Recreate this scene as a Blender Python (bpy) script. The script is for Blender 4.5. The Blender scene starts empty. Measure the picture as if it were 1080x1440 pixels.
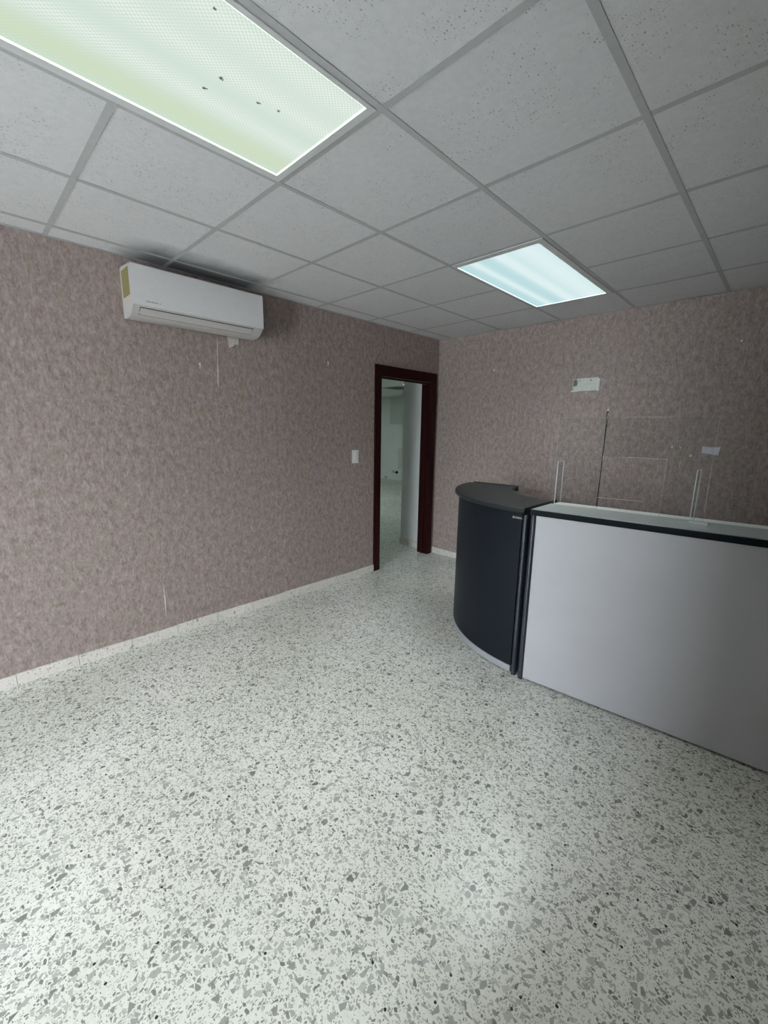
import bpy, bmesh, math, random
from mathutils import Vector, Matrix, Euler

SC = bpy.context.scene
COL = SC.collection
random.seed(7)
PI = math.pi

# ------------------------------------------------------------------ camera
cam_d = bpy.data.cameras.new('camera')
cam = bpy.data.objects.new('camera', cam_d)
COL.objects.link(cam)
cam.location = (3.11117, -4.09057, 1.52819)
cam.rotation_euler = (1.373480, -0.014077, 0.773492)
cam_d.sensor_fit = 'HORIZONTAL'
cam_d.sensor_width = 36.0
cam_d.lens = 36.0 * 584.9 / 1080.0
cam_d.clip_start = 0.02
SC.camera = cam

# ------------------------------------------------------------------ view, world
SC.view_settings.view_transform = 'Standard'
SC.view_settings.look = 'None'
SC.view_settings.gamma = 1.0
SC.view_settings.exposure = 0.0
try:
    SC.view_settings.use_curve_mapping = False
except Exception:
    pass

SKY = 84.0
w = bpy.data.worlds.new('overcast_sky')
SC.world = w
w.use_nodes = True
bg = w.node_tree.nodes['Background']
bg.inputs['Color'].default_value = (0.84, 0.92, 1.0, 1)
bg.inputs['Strength'].default_value = SKY

# unseen doorway added behind the photographer to let daylight in, with a portal
DX0, DX1, DZ1, FY = 2.2, 3.5, 2.45, -8.6
pd = bpy.data.lights.new('daylight_portal', 'AREA')
pd.shape = 'RECTANGLE'
pd.size = DX1 - DX0
pd.size_y = DZ1
pd.cycles.is_portal = True
po = bpy.data.objects.new('daylight_portal', pd)
COL.objects.link(po)
po.location = ((DX0 + DX1) / 2, FY - 0.06, DZ1 / 2)
po.rotation_euler = (PI / 2, 0, 0)     # -Z axis looks along +Y, into the room

L_NEAR = 0.80      # emission of the diffusers
L_FAR = 0.86
L_BACK_FILL = 15.0  # glow of the fill panel added in the back room
# light thrown down by the two troffers; their prismatic lenses cut it off at about 50 degrees
P_NEAR, P_FAR = 9.0, 8.0
SPREAD = math.radians(112)

# ------------------------------------------------------------------ node helpers
def new_mat(name):
    m = bpy.data.materials.new(name)
    m.use_nodes = True
    nt = m.node_tree
    return m, nt, nt.nodes['Principled BSDF']

def node(nt, typ, **kw):
    n = nt.nodes.new(typ)
    for k, v in kw.items():
        if k.startswith('i_'):
            key = k[2:]
            key = int(key) if key.isdigit() else key.replace('_', ' ')
            n.inputs[key].default_value = v
        else:
            setattr(n, k, v)
    return n

def ramp(nt, src, stops, interp='LINEAR'):
    r = nt.nodes.new('ShaderNodeValToRGB')
    r.color_ramp.interpolation = interp
    el = r.color_ramp.elements
    while len(el) < len(stops):
        el.new(0.5)
    for e, (p, c) in zip(el, stops):
        e.position = p
        e.color = (c[0], c[1], c[2], 1) if not isinstance(c, (int, float)) else (c, c, c, 1)
    nt.links.new(src, r.inputs[0])
    return r.outputs[0]

def mth(nt, op, a, b=None, c=None):
    n = nt.nodes.new('ShaderNodeMath')
    n.operation = op
    for i, v in enumerate((a, b, c)):
        if v is None:
            continue
        if isinstance(v, (int, float)):
            n.inputs[i].default_value = v
        else:
            nt.links.new(v, n.inputs[i])
    return n.outputs[0]

def mixc(nt, fac, a, b, mode='MIX'):
    n = nt.nodes.new('ShaderNodeMix')
    n.data_type = 'RGBA'
    n.blend_type = mode
    if isinstance(fac, (int, float)):
        n.inputs[0].default_value = fac
    else:
        nt.links.new(fac, n.inputs[0])
    for i, v in ((6, a), (7, b)):
        if isinstance(v, (tuple, list)):
            n.inputs[i].default_value = (v[0], v[1], v[2], 1)
        else:
            nt.links.new(v, n.inputs[i])
    return n.outputs[2]

def wpos(nt, scale=(1, 1, 1), rot=(0, 0, 0), loc=(0, 0, 0)):
    g = nt.nodes.new('ShaderNodeNewGeometry')
    mp = nt.nodes.new('ShaderNodeMapping')
    mp.inputs['Scale'].default_value = scale
    mp.inputs['Rotation'].default_value = rot
    mp.inputs['Location'].default_value = loc
    nt.links.new(g.outputs['Position'], mp.inputs['Vector'])
    return mp.outputs[0]

def noise(nt, vec, scale, detail=4, rough=0.5, dist=0.0):
    n = node(nt, 'ShaderNodeTexNoise')
    n.inputs['Scale'].default_value = scale
    n.inputs['Detail'].default_value = detail
    n.inputs['Roughness'].default_value = rough
    n.inputs['Distortion'].default_value = dist
    nt.links.new(vec, n.inputs['Vector'])
    return n.outputs['Fac']

def bump(nt, bsdf, h, strength, dist=0.002):
    b = nt.nodes.new('ShaderNodeBump')
    b.inputs['Strength'].default_value = strength
    b.inputs['Distance'].default_value = dist
    nt.links.new(h, b.inputs['Height'])
    nt.links.new(b.outputs[0], bsdf.inputs['Normal'])

def flat(name, col, rough=0.5, metal=0.0, spec=0.5, var=0.06, nscale=30):
    """plain colour with a faint procedural unevenness"""
    m, nt, b = new_mat(name)
    v = wpos(nt)
    f = noise(nt, v, nscale, 3)
    c0 = tuple(max(0, x * (1 - var)) for x in col)
    c1 = tuple(min(1, x * (1 + var)) for x in col)
    nt.links.new(ramp(nt, f, [(0.3, c0), (0.7, c1)]), b.inputs['Base Color'])
    b.inputs['Roughness'].default_value = rough
    b.inputs['Metallic'].default_value = metal
    b.inputs['Specular IOR Level'].default_value = spec
    return m

# ------------------------------------------------------------------ materials
def mat_terrazzo(name, matrix, chip_lo, chip_hi, scale=1.0, rough=0.22, amount=1.0, dims='2D'):
    m, nt, b = new_mat(name)
    col = None
    base_n = noise(nt, wpos(nt), 1.3, 3)
    fine = noise(nt, wpos(nt), 60, 4, 0.6)
    mcol = ramp(nt, fine, [(0.30, tuple(x * 0.9 for x in matrix)), (0.62, matrix)])
    cur = mcol
    # three chip sizes: cells (per metre), edge inset, share of cells kept, stretch, rotation
    layers = [(150, 0.13, 0.26, (1.0, 1.6, 1), 0.3, 0.0), (90, 0.13, 0.38, (1.6, 1.0, 1), 0.9, 3.1), (56, 0.11, 0.38, (1.0, 1.55, 1), 0.5, 7.7),
              (36, 0.12, 0.27, (1.4, 1.0, 1), 0.2, 5.2)]
    for sc, inset, keep, st, rt, off in layers:
        v = wpos(nt, scale=st, rot=(0, 0, rt), loc=(off, off * 0.7, 0))
        # ragged edges
        nz = node(nt, 'ShaderNodeTexNoise')
        nz.inputs['Scale'].default_value = sc * 0.9 * scale
        nz.inputs['Detail'].default_value = 2
        nt.links.new(v, nz.inputs['Vector'])
        dv = nt.nodes.new('ShaderNodeVectorMath'); dv.operation = 'MULTIPLY_ADD'
        nt.links.new(nz.outputs['Color'], dv.inputs[0])
        k = 0.22 / (sc * scale)
        dv.inputs[1].default_value = (k, k, 0)
        nt.links.new(v, dv.inputs[2])
        vd = node(nt, 'ShaderNodeTexVoronoi', voronoi_dimensions=dims, feature='DISTANCE_TO_EDGE')
        vc = node(nt, 'ShaderNodeTexVoronoi', voronoi_dimensions=dims, feature='F1')
        for q in (vd, vc):
            q.inputs['Scale'].default_value = sc * scale
            q.inputs['Randomness'].default_value = 1.0
            nt.links.new(dv.outputs[0], q.inputs['Vector'])
        sep = nt.nodes.new('ShaderNodeSeparateColor')
        nt.links.new(vc.outputs['Color'], sep.inputs[0])
        r1, r2, r3 = sep.outputs[0], sep.outputs[1], sep.outputs[2]
        thr = mth(nt, 'MULTIPLY_ADD', r2, 0.17, inset)
        d = mth(nt, 'SUBTRACT', vd.outputs['Distance'], thr)
        inside = mth(nt, 'MULTIPLY', mth(nt, 'GREATER_THAN', d, 0.0), mth(nt, 'LESS_THAN', r1, keep * amount))
        tone = mth(nt, 'POWER', r3, 0.65)
        cc = mixc(nt, tone, chip_lo, chip_hi)
        sp = nt.nodes.new('ShaderNodeMath')
        cur = mixc(nt, mth(nt, 'MULTIPLY', inside, 0.92), cur, cc)
    # very dark specks
    vs = node(nt, 'ShaderNodeTexVoronoi', voronoi_dimensions='2D', feature='F1')
    vs.inputs['Scale'].default_value = 12 * scale
    nt.links.new(wpos(nt, loc=(1.3, 2.2, 0)), vs.inputs['Vector'])
    spc = nt.nodes.new('ShaderNodeSeparateColor'); nt.links.new(vs.outputs['Color'], spc.inputs[0])
    dark = mth(nt, 'MULTIPLY', mth(nt, 'LESS_THAN', vs.outputs['Distance'], 0.05), mth(nt, 'LESS_THAN', spc.outputs[0], 0.22))
    cur = mixc(nt, dark, cur, (0.03, 0.03, 0.028))
    # age: broad dull yellowish patches
    age = ramp(nt, base_n, [(0.35, (0.86, 0.87, 0.83)), (0.65, (1.0, 1.0, 1.0))])
    cur = mixc(nt, 1.0, cur, age, 'MULTIPLY')
    nt.links.new(cur, b.inputs['Base Color'])
    rn = noise(nt, wpos(nt), 5, 4)
    nt.links.new(mth(nt, 'MULTIPLY_ADD', rn, 0.18, rough - 0.09), b.inputs['Roughness'])
    b.inputs['Specular IOR Level'].default_value = 0.5
    return m

def mat_wallpaper():
    m, nt, b = new_mat('wallpaper_taupe')
    v = wpos(nt, scale=(1, 1, 0.6))
    n1 = noise(nt, v, 30, 6, 0.74, 0.25)      # blotches
    n2 = noise(nt, wpos(nt, scale=(1, 1, 0.45), loc=(3, 1, 2)), 95, 4, 0.6)   # fibres
    n3 = noise(nt, wpos(nt), 7, 4, 0.6)         # big tone drift
    f = mth(nt, 'ADD', mth(nt, 'MULTIPLY', n1, 0.65), mth(nt, 'MULTIPLY', n2, 0.35))
    c = ramp(nt, f, [(0.36, (0.172, 0.137, 0.126)), (0.46, (0.256, 0.208, 0.192)), (0.55, (0.326, 0.270, 0.252)), (0.66, (0.440, 0.374, 0.350))])
    tint = ramp(nt, n3, [(0.38, (0.99, 0.985, 0.94)), (0.62, (1.01, 0.975, 1.0))])
    c = mixc(nt, 1.0, c, tint, 'MULTIPLY')
    oi = nt.nodes.new('ShaderNodeObjectInfo')
    c = mixc(nt, mth(nt, 'MULTIPLY', oi.outputs['Random'], 0.09), c, (0.15, 0.13, 0.13))
    nt.links.new(c, b.inputs['Base Color'])
    b.inputs['Roughness'].default_value = 0.62
    b.inputs['Specular IOR Level'].default_value = 0.3
    bump(nt, b, f, 0.35, 0.0015)
    return m

def mat_tile():
    m, nt, b = new_mat('ceiling_tile_mineral')
    oi = nt.nodes.new('ShaderNodeObjectInfo')
    g = nt.nodes.new('ShaderNodeNewGeometry')
    def spots(scale, st, thr, keep, off):
        mp = nt.nodes.new('ShaderNodeMapping')
        mp.inputs['Scale'].default_value = st
        mp.inputs['Rotation'].default_value = (0, 0, 0.12)
        mp.inputs['Location'].default_value = (off, off * 1.3, 0)
        nt.links.new(g.outputs['Position'], mp.inputs['Vector'])
        vo = node(nt, 'ShaderNodeTexVoronoi', voronoi_dimensions='2D', feature='F1')
        vo.inputs['Scale'].default_value = scale
        nt.links.new(mp.outputs[0], vo.inputs['Vector'])
        s = nt.nodes.new('ShaderNodeSeparateColor'); nt.links.new(vo.outputs['Color'], s.inputs[0])
        lim = mth(nt, 'MULTIPLY', s.outputs[1], thr)
        return mth(nt, 'MULTIPLY', mth(nt, 'LESS_THAN', vo.outputs['Distance'], lim), mth(nt, 'LESS_THAN', s.outputs[0], keep))
    a = spots(110, (1.0, 0.55, 1), 0.25, 0.36, 0.0)
    c_ = spots(210, (0.6, 1.0, 1), 0.30, 0.45, 4.0)
    patch = ramp(nt, noise(nt, wpos(nt), 7, 2), [(0.42, 0.15), (0.6, 1.0)])
    sp = mth(nt, 'MAXIMUM', a, mth(nt, 'MULTIPLY', c_, 0.55))
    sp = mth(nt, 'MULTIPLY', sp, patch)
    f = noise(nt, wpos(nt), 40, 4)
    base = ramp(nt, f, [(0.3, (0.735, 0.73, 0.745)), (0.7, (0.79, 0.785, 0.80))])
    base = mixc(nt, mth(nt, 'MULTIPLY', oi.outputs['Random'], 0.10), base, (0.55, 0.55, 0.56))
    c = mixc(nt, mth(nt, 'MULTIPLY', sp, 0.6), base, (0.16, 0.155, 0.16))
    # ragged dust smear above the air conditioner, with its shade painted into the colour
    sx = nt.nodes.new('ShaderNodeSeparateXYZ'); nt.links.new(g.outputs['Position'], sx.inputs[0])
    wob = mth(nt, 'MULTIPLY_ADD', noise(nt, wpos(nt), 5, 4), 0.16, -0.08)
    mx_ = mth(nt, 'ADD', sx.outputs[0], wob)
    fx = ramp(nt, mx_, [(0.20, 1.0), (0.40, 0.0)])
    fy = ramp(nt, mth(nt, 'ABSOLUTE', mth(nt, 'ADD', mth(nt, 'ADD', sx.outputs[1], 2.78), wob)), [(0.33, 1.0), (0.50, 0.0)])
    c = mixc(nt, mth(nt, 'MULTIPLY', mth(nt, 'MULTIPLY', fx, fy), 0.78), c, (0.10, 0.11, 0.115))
    nt.links.new(c, b.inputs['Base Color'])
    b.inputs['Roughness'].default_value = 0.85
    b.inputs['Specular IOR Level'].default_value = 0.15
    bump(nt, b, mth(nt, 'SUBTRACT', f, sp), 0.25, 0.002)
    return m

def mat_diffuser(name, tubes, tint_lo, tint_hi, strength, lens=False, warm=None):
    """lit acrylic diffuser: brighter along the tubes behind it (tube = x of each tube)"""
    m, nt, b = new_mat(name)
    nt.nodes.remove(b)
    out = nt.nodes['Material Output']
    g = nt.nodes.new('ShaderNodeNewGeometry')
    s = nt.nodes.new('ShaderNodeSeparateXYZ')
    nt.links.new(g.outputs['Position'], s.inputs[0])
    tot = None
    for tx, wd in tubes:
        d = mth(nt, 'DIVIDE', mth(nt, 'SUBTRACT', s.outputs[0], tx), wd)
        e = mth(nt, 'EXPONENT', mth(nt, 'MULTIPLY', mth(nt, 'MULTIPLY', d, d), -1.0))
        tot = e if tot is None else mth(nt, 'ADD', tot, e)
    c = ramp(nt, tot, [(0.0, tint_lo), (1.0, tint_hi)])
    if warm:                                    # an ageing yellowish tube along one side
        d = mth(nt, 'DIVIDE', mth(nt, 'SUBTRACT', s.outputs[0], warm), 0.055)
        e = mth(nt, 'EXPONENT', mth(nt, 'MULTIPLY', mth(nt, 'MULTIPLY', d, d), -1.0))
        c = mixc(nt, mth(nt, 'MULTIPLY', e, 0.75), c, (0.70, 0.82, 0.58))
    if lens:
        # prismatic lens grid, about 10 mm pitch
        vo = node(nt, 'ShaderNodeTexVoronoi', voronoi_dimensions='2D', feature='F1')
        vo.inputs['Scale'].default_value = 105.0
        vo.inputs['Randomness'].default_value = 0.0
        nt.links.new(wpos(nt, rot=(0, 0, PI / 4)), vo.inputs['Vector'])
        k = ramp(nt, vo.outputs['Distance'], [(0.30, 1.0), (0.62, 0.80)])
        amt = ramp(nt, tot, [(0.35, 0.25), (0.85, 1.0)])
        c = mixc(nt, amt, c, mixc(nt, 1.0, c, k, 'MULTIPLY'))
    em = nt.nodes.new('ShaderNodeEmission')
    nt.links.new(c, em.inputs['Color'])
    em.inputs['Strength'].default_value = strength
    gl = nt.nodes.new('ShaderNodeBsdfGlossy')
    gl.inputs['Roughness'].default_value = 0.3
    gl.inputs['Color'].default_value = (0.04, 0.04, 0.04, 1)
    ad = nt.nodes.new('ShaderNodeAddShader')
    nt.links.new(em.outputs[0], ad.inputs[0]); nt.links.new(gl.outputs[0], ad.inputs[1])
    nt.links.new(ad.outputs[0], out.inputs['Surface'])
    return m

def mat_wood():
    m, nt, b = new_mat('dark_red_wood')
    n = noise(nt, wpos(nt, scale=(14, 14, 0.9)), 5, 5, 0.6, 0.8)
    c = ramp(nt, n, [(0.3, (0.011, 0.0014, 0.0016)), (0.7, (0.030, 0.0036, 0.0040))])
    nt.links.new(c, b.inputs['Base Color'])
    b.inputs['Roughness'].default_value = 0.45
    b.inputs['Specular IOR Level'].default_value = 0.14
    return m

def mat_acrylic():
    m, nt, b = new_mat('clear_acrylic')
    nt.nodes.remove(b)
    out = nt.nodes['Material Output']
    tr = nt.nodes.new('ShaderNodeBsdfTransparent')
    tr.inputs['Color'].default_value = (0.965, 0.975, 0.97, 1)
    gl = nt.nodes.new('ShaderNodeBsdfGlossy')
    gl.inputs['Roughness'].default_value = 0.02
    fr = nt.nodes.new('ShaderNodeFresnel'); fr.inputs['IOR'].default_value = 1.35
    mx = nt.nodes.new('ShaderNodeMixShader')
    nt.links.new(mth(nt, 'MULTIPLY', fr.outputs[0], 0.05), mx.inputs[0])
    nt.links.new(tr.outputs[0], mx.inputs[1]); nt.links.new(gl.outputs[0], mx.inputs[2])
    nt.links.new(mx.outputs[0], out.inputs['Surface'])
    return m

def mat_acrylic_edge(name='acrylic_polished_edge', lo=0.22, amp=0.25):
    m, nt, b = new_mat(name)
    nt.nodes.remove(b)
    out = nt.nodes['Material Output']
    tr = nt.nodes.new('ShaderNodeBsdfTransparent')
    df = nt.nodes.new('ShaderNodeBsdfPrincipled')
    df.inputs['Base Color'].default_value = (0.75, 0.78, 0.77, 1)
    df.inputs['Roughness'].default_value = 0.15
    mx = nt.nodes.new('ShaderNodeMixShader')
    f = noise(nt, wpos(nt), 6, 2)
    nt.links.new(mth(nt, 'MULTIPLY_ADD', f, amp, lo), mx.inputs[0])
    nt.links.new(tr.outputs[0], mx.inputs[1]); nt.links.new(df.outputs[0], mx.inputs[2])
    nt.links.new(mx.outputs[0], out.inputs['Surface'])
    return m

M = {}
M['terrazzo'] = mat_terrazzo('terrazzo_floor', (0.765, 0.77, 0.725), (0.11, 0.112, 0.106), (0.49, 0.495, 0.475))
M['terrazzo_skirt'] = mat_terrazzo('terrazzo_skirting', (0.74, 0.70, 0.655), (0.30, 0.28, 0.26), (0.58, 0.55, 0.52), amount=0.55, dims='3D')
M['wallpaper'] = mat_wallpaper()
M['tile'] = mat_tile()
M['tee'] = flat('ceiling_tee_paint', (0.50, 0.505, 0.51), 0.6, var=0.04)
M['plaster'] = flat('bare_plaster', (0.66, 0.69, 0.64), 0.8, var=0.10, nscale=55)
M['plaster_beige'] = flat('bare_plaster_beige', (0.60, 0.57, 0.54), 0.85, var=0.10, nscale=60)
M['plaster_dark'] = flat('cement_core', (0.16, 0.165, 0.15), 0.9, var=0.2, nscale=60)
M['crack'] = flat('crack_shadowed_cement', (0.035, 0.033, 0.032), 0.9)
M['paint_white'] = flat('painted_wall_offwhite', (0.62, 0.65, 0.64), 0.7, var=0.03, nscale=6)
M['paint_grey'] = flat('painted_board_grey', (0.46, 0.50, 0.48), 0.7, var=0.04)
M['paint_ceiling'] = flat('back_room_ceiling', (0.6, 0.63, 0.61), 0.8, var=0.03)
M['slab'] = flat('concrete_slab', (0.4, 0.4, 0.4), 0.9)
M['street'] = flat('street_pavement', (0.45, 0.45, 0.44), 0.9, var=0.1, nscale=4)
M['wood'] = mat_wood()
M['white_metal'] = flat('white_painted_metal', (0.72, 0.74, 0.74), 0.4, var=0.02)
M['ac_white'] = flat('air_conditioner_white', (0.80, 0.80, 0.81), 0.22, var=0.015)
M['ac_cream'] = flat('air_conditioner_casing', (0.56, 0.535, 0.525), 0.35, var=0.02)
M['ac_slot'] = flat('air_conditioner_gap', (0.06, 0.06, 0.065), 0.6)
M['ac_label'] = flat('yellow_energy_label', (0.20, 0.17, 0.06), 0.5, var=0.15, nscale=80)
M['ac_mark'] = flat('grey_print', (0.30, 0.30, 0.32), 0.4)
M['panel_grey'] = flat('pale_grey_laminate', (0.36, 0.355, 0.365), 0.42, var=0.02, nscale=5)
M['navy'] = flat('charcoal_navy_laminate', (0.007, 0.0095, 0.0135), 0.45, spec=0.16, var=0.05)
M['charcoal_top'] = flat('charcoal_counter_top', (0.017, 0.020, 0.020), 0.45, spec=0.3, var=0.06)
M['post'] = flat('dark_aluminium_post', (0.022, 0.025, 0.034), 0.32, var=0.04)
M['silver'] = flat('silver_kick_strip', (0.42, 0.43, 0.46), 0.35, metal=0.5, var=0.03)
M['black'] = flat('black_plastic', (0.012, 0.013, 0.014), 0.45)
M['edge_dark'] = flat('dark_edge_profile', (0.009, 0.012, 0.014), 0.7, spec=0.06)
M['white_top'] = flat('white_counter_top', (0.76, 0.80, 0.78), 0.25, var=0.02)
M['glass_top'] = flat('frosted_glass_green_grey', (0.42, 0.475, 0.46), 0.22, var=0.03)
M['switch'] = flat('white_switch_plastic', (0.80, 0.81, 0.79), 0.35, var=0.01)
M['paper'] = flat('white_paper', (0.88, 0.87, 0.93), 0.7, var=0.05, nscale=40)
M['bug'] = flat('dead_insect', (0.05, 0.055, 0.045), 0.8)
M['acrylic'] = mat_acrylic()
M['acrylic_edge'] = mat_acrylic_edge(lo=0.50, amp=0.4)
M['acrylic_faint_edge'] = mat_acrylic_edge('acrylic_thin_edge', 0.07, 0.12)

def _em(name, col, s):
    m, nt, b = new_mat(name)
    b.inputs['Base Color'].default_value = (*col, 1)
    b.inputs['Emission Color'].default_value = (*col, 1)
    b.inputs['Emission Strength'].default_value = s
    return m
M['spot'] = _em('lit_downlight_lens', (0.95, 1.0, 0.96), 6.0)
M['back_fill'] = _em('back_room_fill_glow', (0.86, 1.0, 0.95), L_BACK_FILL)

# ------------------------------------------------------------------ mesh helpers
def link(name, bm, mat, parent=None, smooth=False, bevel=0.0, seg=2):
    if bevel > 0:
        es = [e for e in bm.edges if len(e.link_faces) == 2 and e.calc_face_angle(0) > 0.6]
        bmesh.ops.bevel(bm, geom=es, offset=bevel, segments=seg, affect='EDGES', profile=0.5)
    bmesh.ops.recalc_face_normals(bm, faces=bm.faces)
    me = bpy.data.meshes.new(name)
    bm.to_mesh(me); bm.free()
    if smooth:
        for p in me.polygons:
            p.use_smooth = True
        try:
            me.set_sharp_from_angle(angle=0.6)
        except Exception:
            pass
    me.materials.append(mat)
    o = bpy.data.objects.new(name, me)
    COL.objects.link(o)
    if parent is not None:
        o.parent = parent
        o.matrix_parent_inverse = Matrix.Identity(4)
    return o

def add_box(bm, x0, x1, y0, y1, z0, z1):
    vs = [bm.verts.new((x, y, z)) for z in (z0, z1) for y in (y0, y1) for x in (x0, x1)]
    for f in ((0, 2, 3, 1), (4, 5, 7, 6), (0, 1, 5, 4), (2, 6, 7, 3), (0, 4, 6, 2), (1, 3, 7, 5)):
        bm.faces.new([vs[i] for i in f])
    return vs

def box(name, x0, x1, y0, y1, z0, z1, mat, parent=None, bevel=0.0, seg=2):
    bm = bmesh.new()
    add_box(bm, x0, x1, y0, y1, z0, z1)
    return link(name, bm, mat, parent, smooth=bevel > 0, bevel=bevel, seg=seg)

def prism_bm(outer, holes, to3, d0, d1, bm=None):
    """polygon (2D, with holes) extruded; to3(u, v, d) -> xyz"""
    bm = bm or bmesh.new()
    tmp = bmesh.new()
    edges = []
    for loop in [outer] + list(holes):
        vs = [tmp.verts.new((u, v, 0)) for u, v in loop]
        for i in range(len(vs)):
            edges.append(tmp.edges.new((vs[i], vs[(i + 1) % len(vs)])))
    bmesh.ops.triangle_fill(tmp, edges=edges, use_beauty=True, use_dissolve=False)
    tmp.verts.index_update()
    tris = [[v.index for v in f.verts] for f in tmp.faces]
    pts = [(v.co.x, v.co.y) for v in tmp.verts]
    tmp.free()
    a = [bm.verts.new(to3(u, v, d0)) for u, v in pts]
    c = [bm.verts.new(to3(u, v, d1)) for u, v in pts]
    for t in tris:
        bm.faces.new([a[i] for i in t]); bm.faces.new([c[i] for i in reversed(t)])
    n = 0
    for loop in [outer] + list(holes):
        k = len(loop)
        for i in range(k):
            j = (i + 1) % k
            bm.faces.new((a[n + i], a[n + j], c[n + j], c[n + i]))
        n += k
    return bm

def thing(name, label, cat, loc=(0, 0, 0), rotz=0.0, group=None):
    o = bpy.data.objects.new(name, None)
    o.empty_display_size = 0.05
    COL.objects.link(o)
    o.location = loc
    o.rotation_euler = (0, 0, rotz)
    o['label'] = label
    o['category'] = cat
    if group:
        o['group'] = group
    return o

def tag(o, label, cat, group=None):
    o['label'] = label; o['category'] = cat
    if group:
        o['group'] = group
    return o

def struct(o):
    o['kind'] = 'structure'
    return o

def sempty(name):
    o = bpy.data.objects.new(name, None)
    o.empty_display_size = 0.05
    COL.objects.link(o)
    o['kind'] = 'structure'
    return o

# ------------------------------------------------------------------ room constants
H = 2.5393
XR = 4.5
T = 0.6096
GX, GY = 0.17005, -0.54254            # origin of the ceiling grid
DY0, DY1, DZ = -0.966, -0.130, 2.055  # door opening in the left wall
WT = 0.14                             # wall thickness
BX0, BY1 = -8.0, 4.65                 # room beyond the door
BH = 2.42

# ------------------------------------------------------------------ floor
fl = struct(box('floor', BX0 - 0.1, XR + 0.1, FY - 0.1, BY1 + 0.1, -0.12, -0.02, M['slab']))
yb = [FY, -3.62, -1.917, 0.0]
def slab(x0, x1, y0, y1):
    g = 0.0005 if max(abs(y0 + 3.62), abs(y1 + 3.62)) > 1.0 and min(abs(y0 + 3.62), abs(y1 + 3.62)) > 0.1 else 0.0003
    return box('floor_slab', x0 + g, x1 - g, y0 + g, y1 - g, -0.02, 0.0, M['terrazzo'], fl, bevel=0.0004, seg=1)
for a, b_ in zip(yb[:-1], yb[1:]):
    slab(0.0, 0.105, a, b_)
    slab(0.105, XR, a, b_)
slab(BX0, 0.0, -3.4, 0.0)
slab(BX0, 0.0, 0.0, BY1)
# street outside
struct(box('pavement', -6, 10, -16, FY - 0.12, -0.12, -0.03, M['street']))

struct(box('wall_sky_block', -6, 10, -16.2, -16.0, -0.03, 3.0, M['slab']))     # unseen wall added to cut the low daylight reaching the back wall

# ------------------------------------------------------------------ left wall
lw = struct(link('wall_left', prism_bm([(FY, 0), (DY0 - 0.03, 0), (DY0 - 0.03, DZ + 0.03), (DY1 + 0.03, DZ + 0.03), (DY1 + 0.03, 0), (0, 0), (0, H + 0.15), (FY, H + 0.15)],
                [], lambda u, v, d: (d, u, v), -WT, -0.002), M['paint_white']))
def wp_left(y0, y1, poly=None, holes=()):
    if poly is None:
        poly = [(y0, 0.0), (y1, 0.0), (y1, H + 0.01), (y0, H + 0.01)]
    return link('wallpaper_strip', prism_bm(poly, holes, lambda u, v, d: (d, u, v), -0.002, 0.0), M['wallpaper'], lw)
g = 0.0002
# seams at -1.044, -1.576, -2.10, -2.65, -3.16 ...
seams = [-5.32, -4.78, -4.24, -3.70, -3.16, -2.65, -2.11, -1.576, -1.036]
tornhole = [(-2.578, 2.215), (-2.573, 2.172), (-2.566, 2.135), (-2.561, 2.099), (-2.545, 2.111), (-2.528, 2.117), (-2.513, 2.135), (-2.497, 2.130), (-2.487, 2.135), (-2.484, 2.165), (-2.479, 2.191), (-2.482, 2.215)]
for a, b_ in zip(seams[:-1], seams[1:]):
    hl = [tornhole] if a == -2.65 else []
    wp_left(a + g, b_ - g, holes=hl)
wp_left(0, 0, poly=[(-1.036 + g, 0.0), (DY0 - 0.03, 0.0), (DY0 - 0.03, DZ + 0.03), (-0.50 - g, DZ + 0.03), (-0.50 - g, H + 0.01), (-1.036 + g, H + 0.01)])
wp_left(0, 0, poly=[(-0.50 + g, DZ + 0.03), (DY1 + 0.03, DZ + 0.03), (DY1 + 0.03, 0.0), (-0.001, 0.0), (-0.001, H + 0.01), (-0.50 + g, H + 0.01)])
o = link('bare_plaster_patch', prism_bm(tornhole, [], lambda u, v, d: (d, u, v), -0.003, -0.0004), M['plaster_beige'], lw)
# seam peels and small tears
def sliver(name, parent, pts, to3, d0, d1, mat):
    return link(name, prism_bm(pts, [], to3, d0, d1), mat, parent)
onleft = lambda u, v, d: (d, u, v)
onback = lambda u, v, d: (u, -d, v)
def ragged(p0, p1, w0, n=7, seed=1):
    r = random.Random(seed)
    L, R_ = [], []
    for i in range(n):
        t = i / (n - 1)
        k = w0 * (0.25 + 0.75 * r.random()) * (0.3 if i in (0, n - 1) else 1)
        u = p0[0] + (p1[0] - p0[0]) * t + r.uniform(-1, 1) * w0 * 0.25
        v = p0[1] + (p1[1] - p0[1]) * t
        L.append((u - k / 2, v)); R_.append((u + k / 2, v))
    return L + R_[::-1]
sliver('peeled_seam_edge', lw, ragged((-2.650, 2.15), (-2.664, 1.81), 0.009, 9, 3), onleft, -0.0005, 0.0025, M['plaster_beige'])
sliver('peeled_seam_edge', lw, ragged((-3.158, 0.405), (-3.160, 0.155), 0.0055, 8, 4), onleft, -0.0005, 0.0022, M['plaster'])
sliver('torn_paper_fleck', lw, [(-1.646, 2.110), (-1.636, 2.118), (-1.630, 2.100), (-1.634, 2.080), (-1.642, 2.074), (-1.637, 2.094)], onleft, -0.0005, 0.004, M['plaster'])
sliver('torn_paper_fleck', lw, [(-2.797, 1.966), (-2.785, 1.971), (-2.782, 1.955), (-2.786, 1.938), (-2.793, 1.930), (-2.789, 1.949)], onleft, -0.0005, 0.004, M['plaster_beige'])

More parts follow.
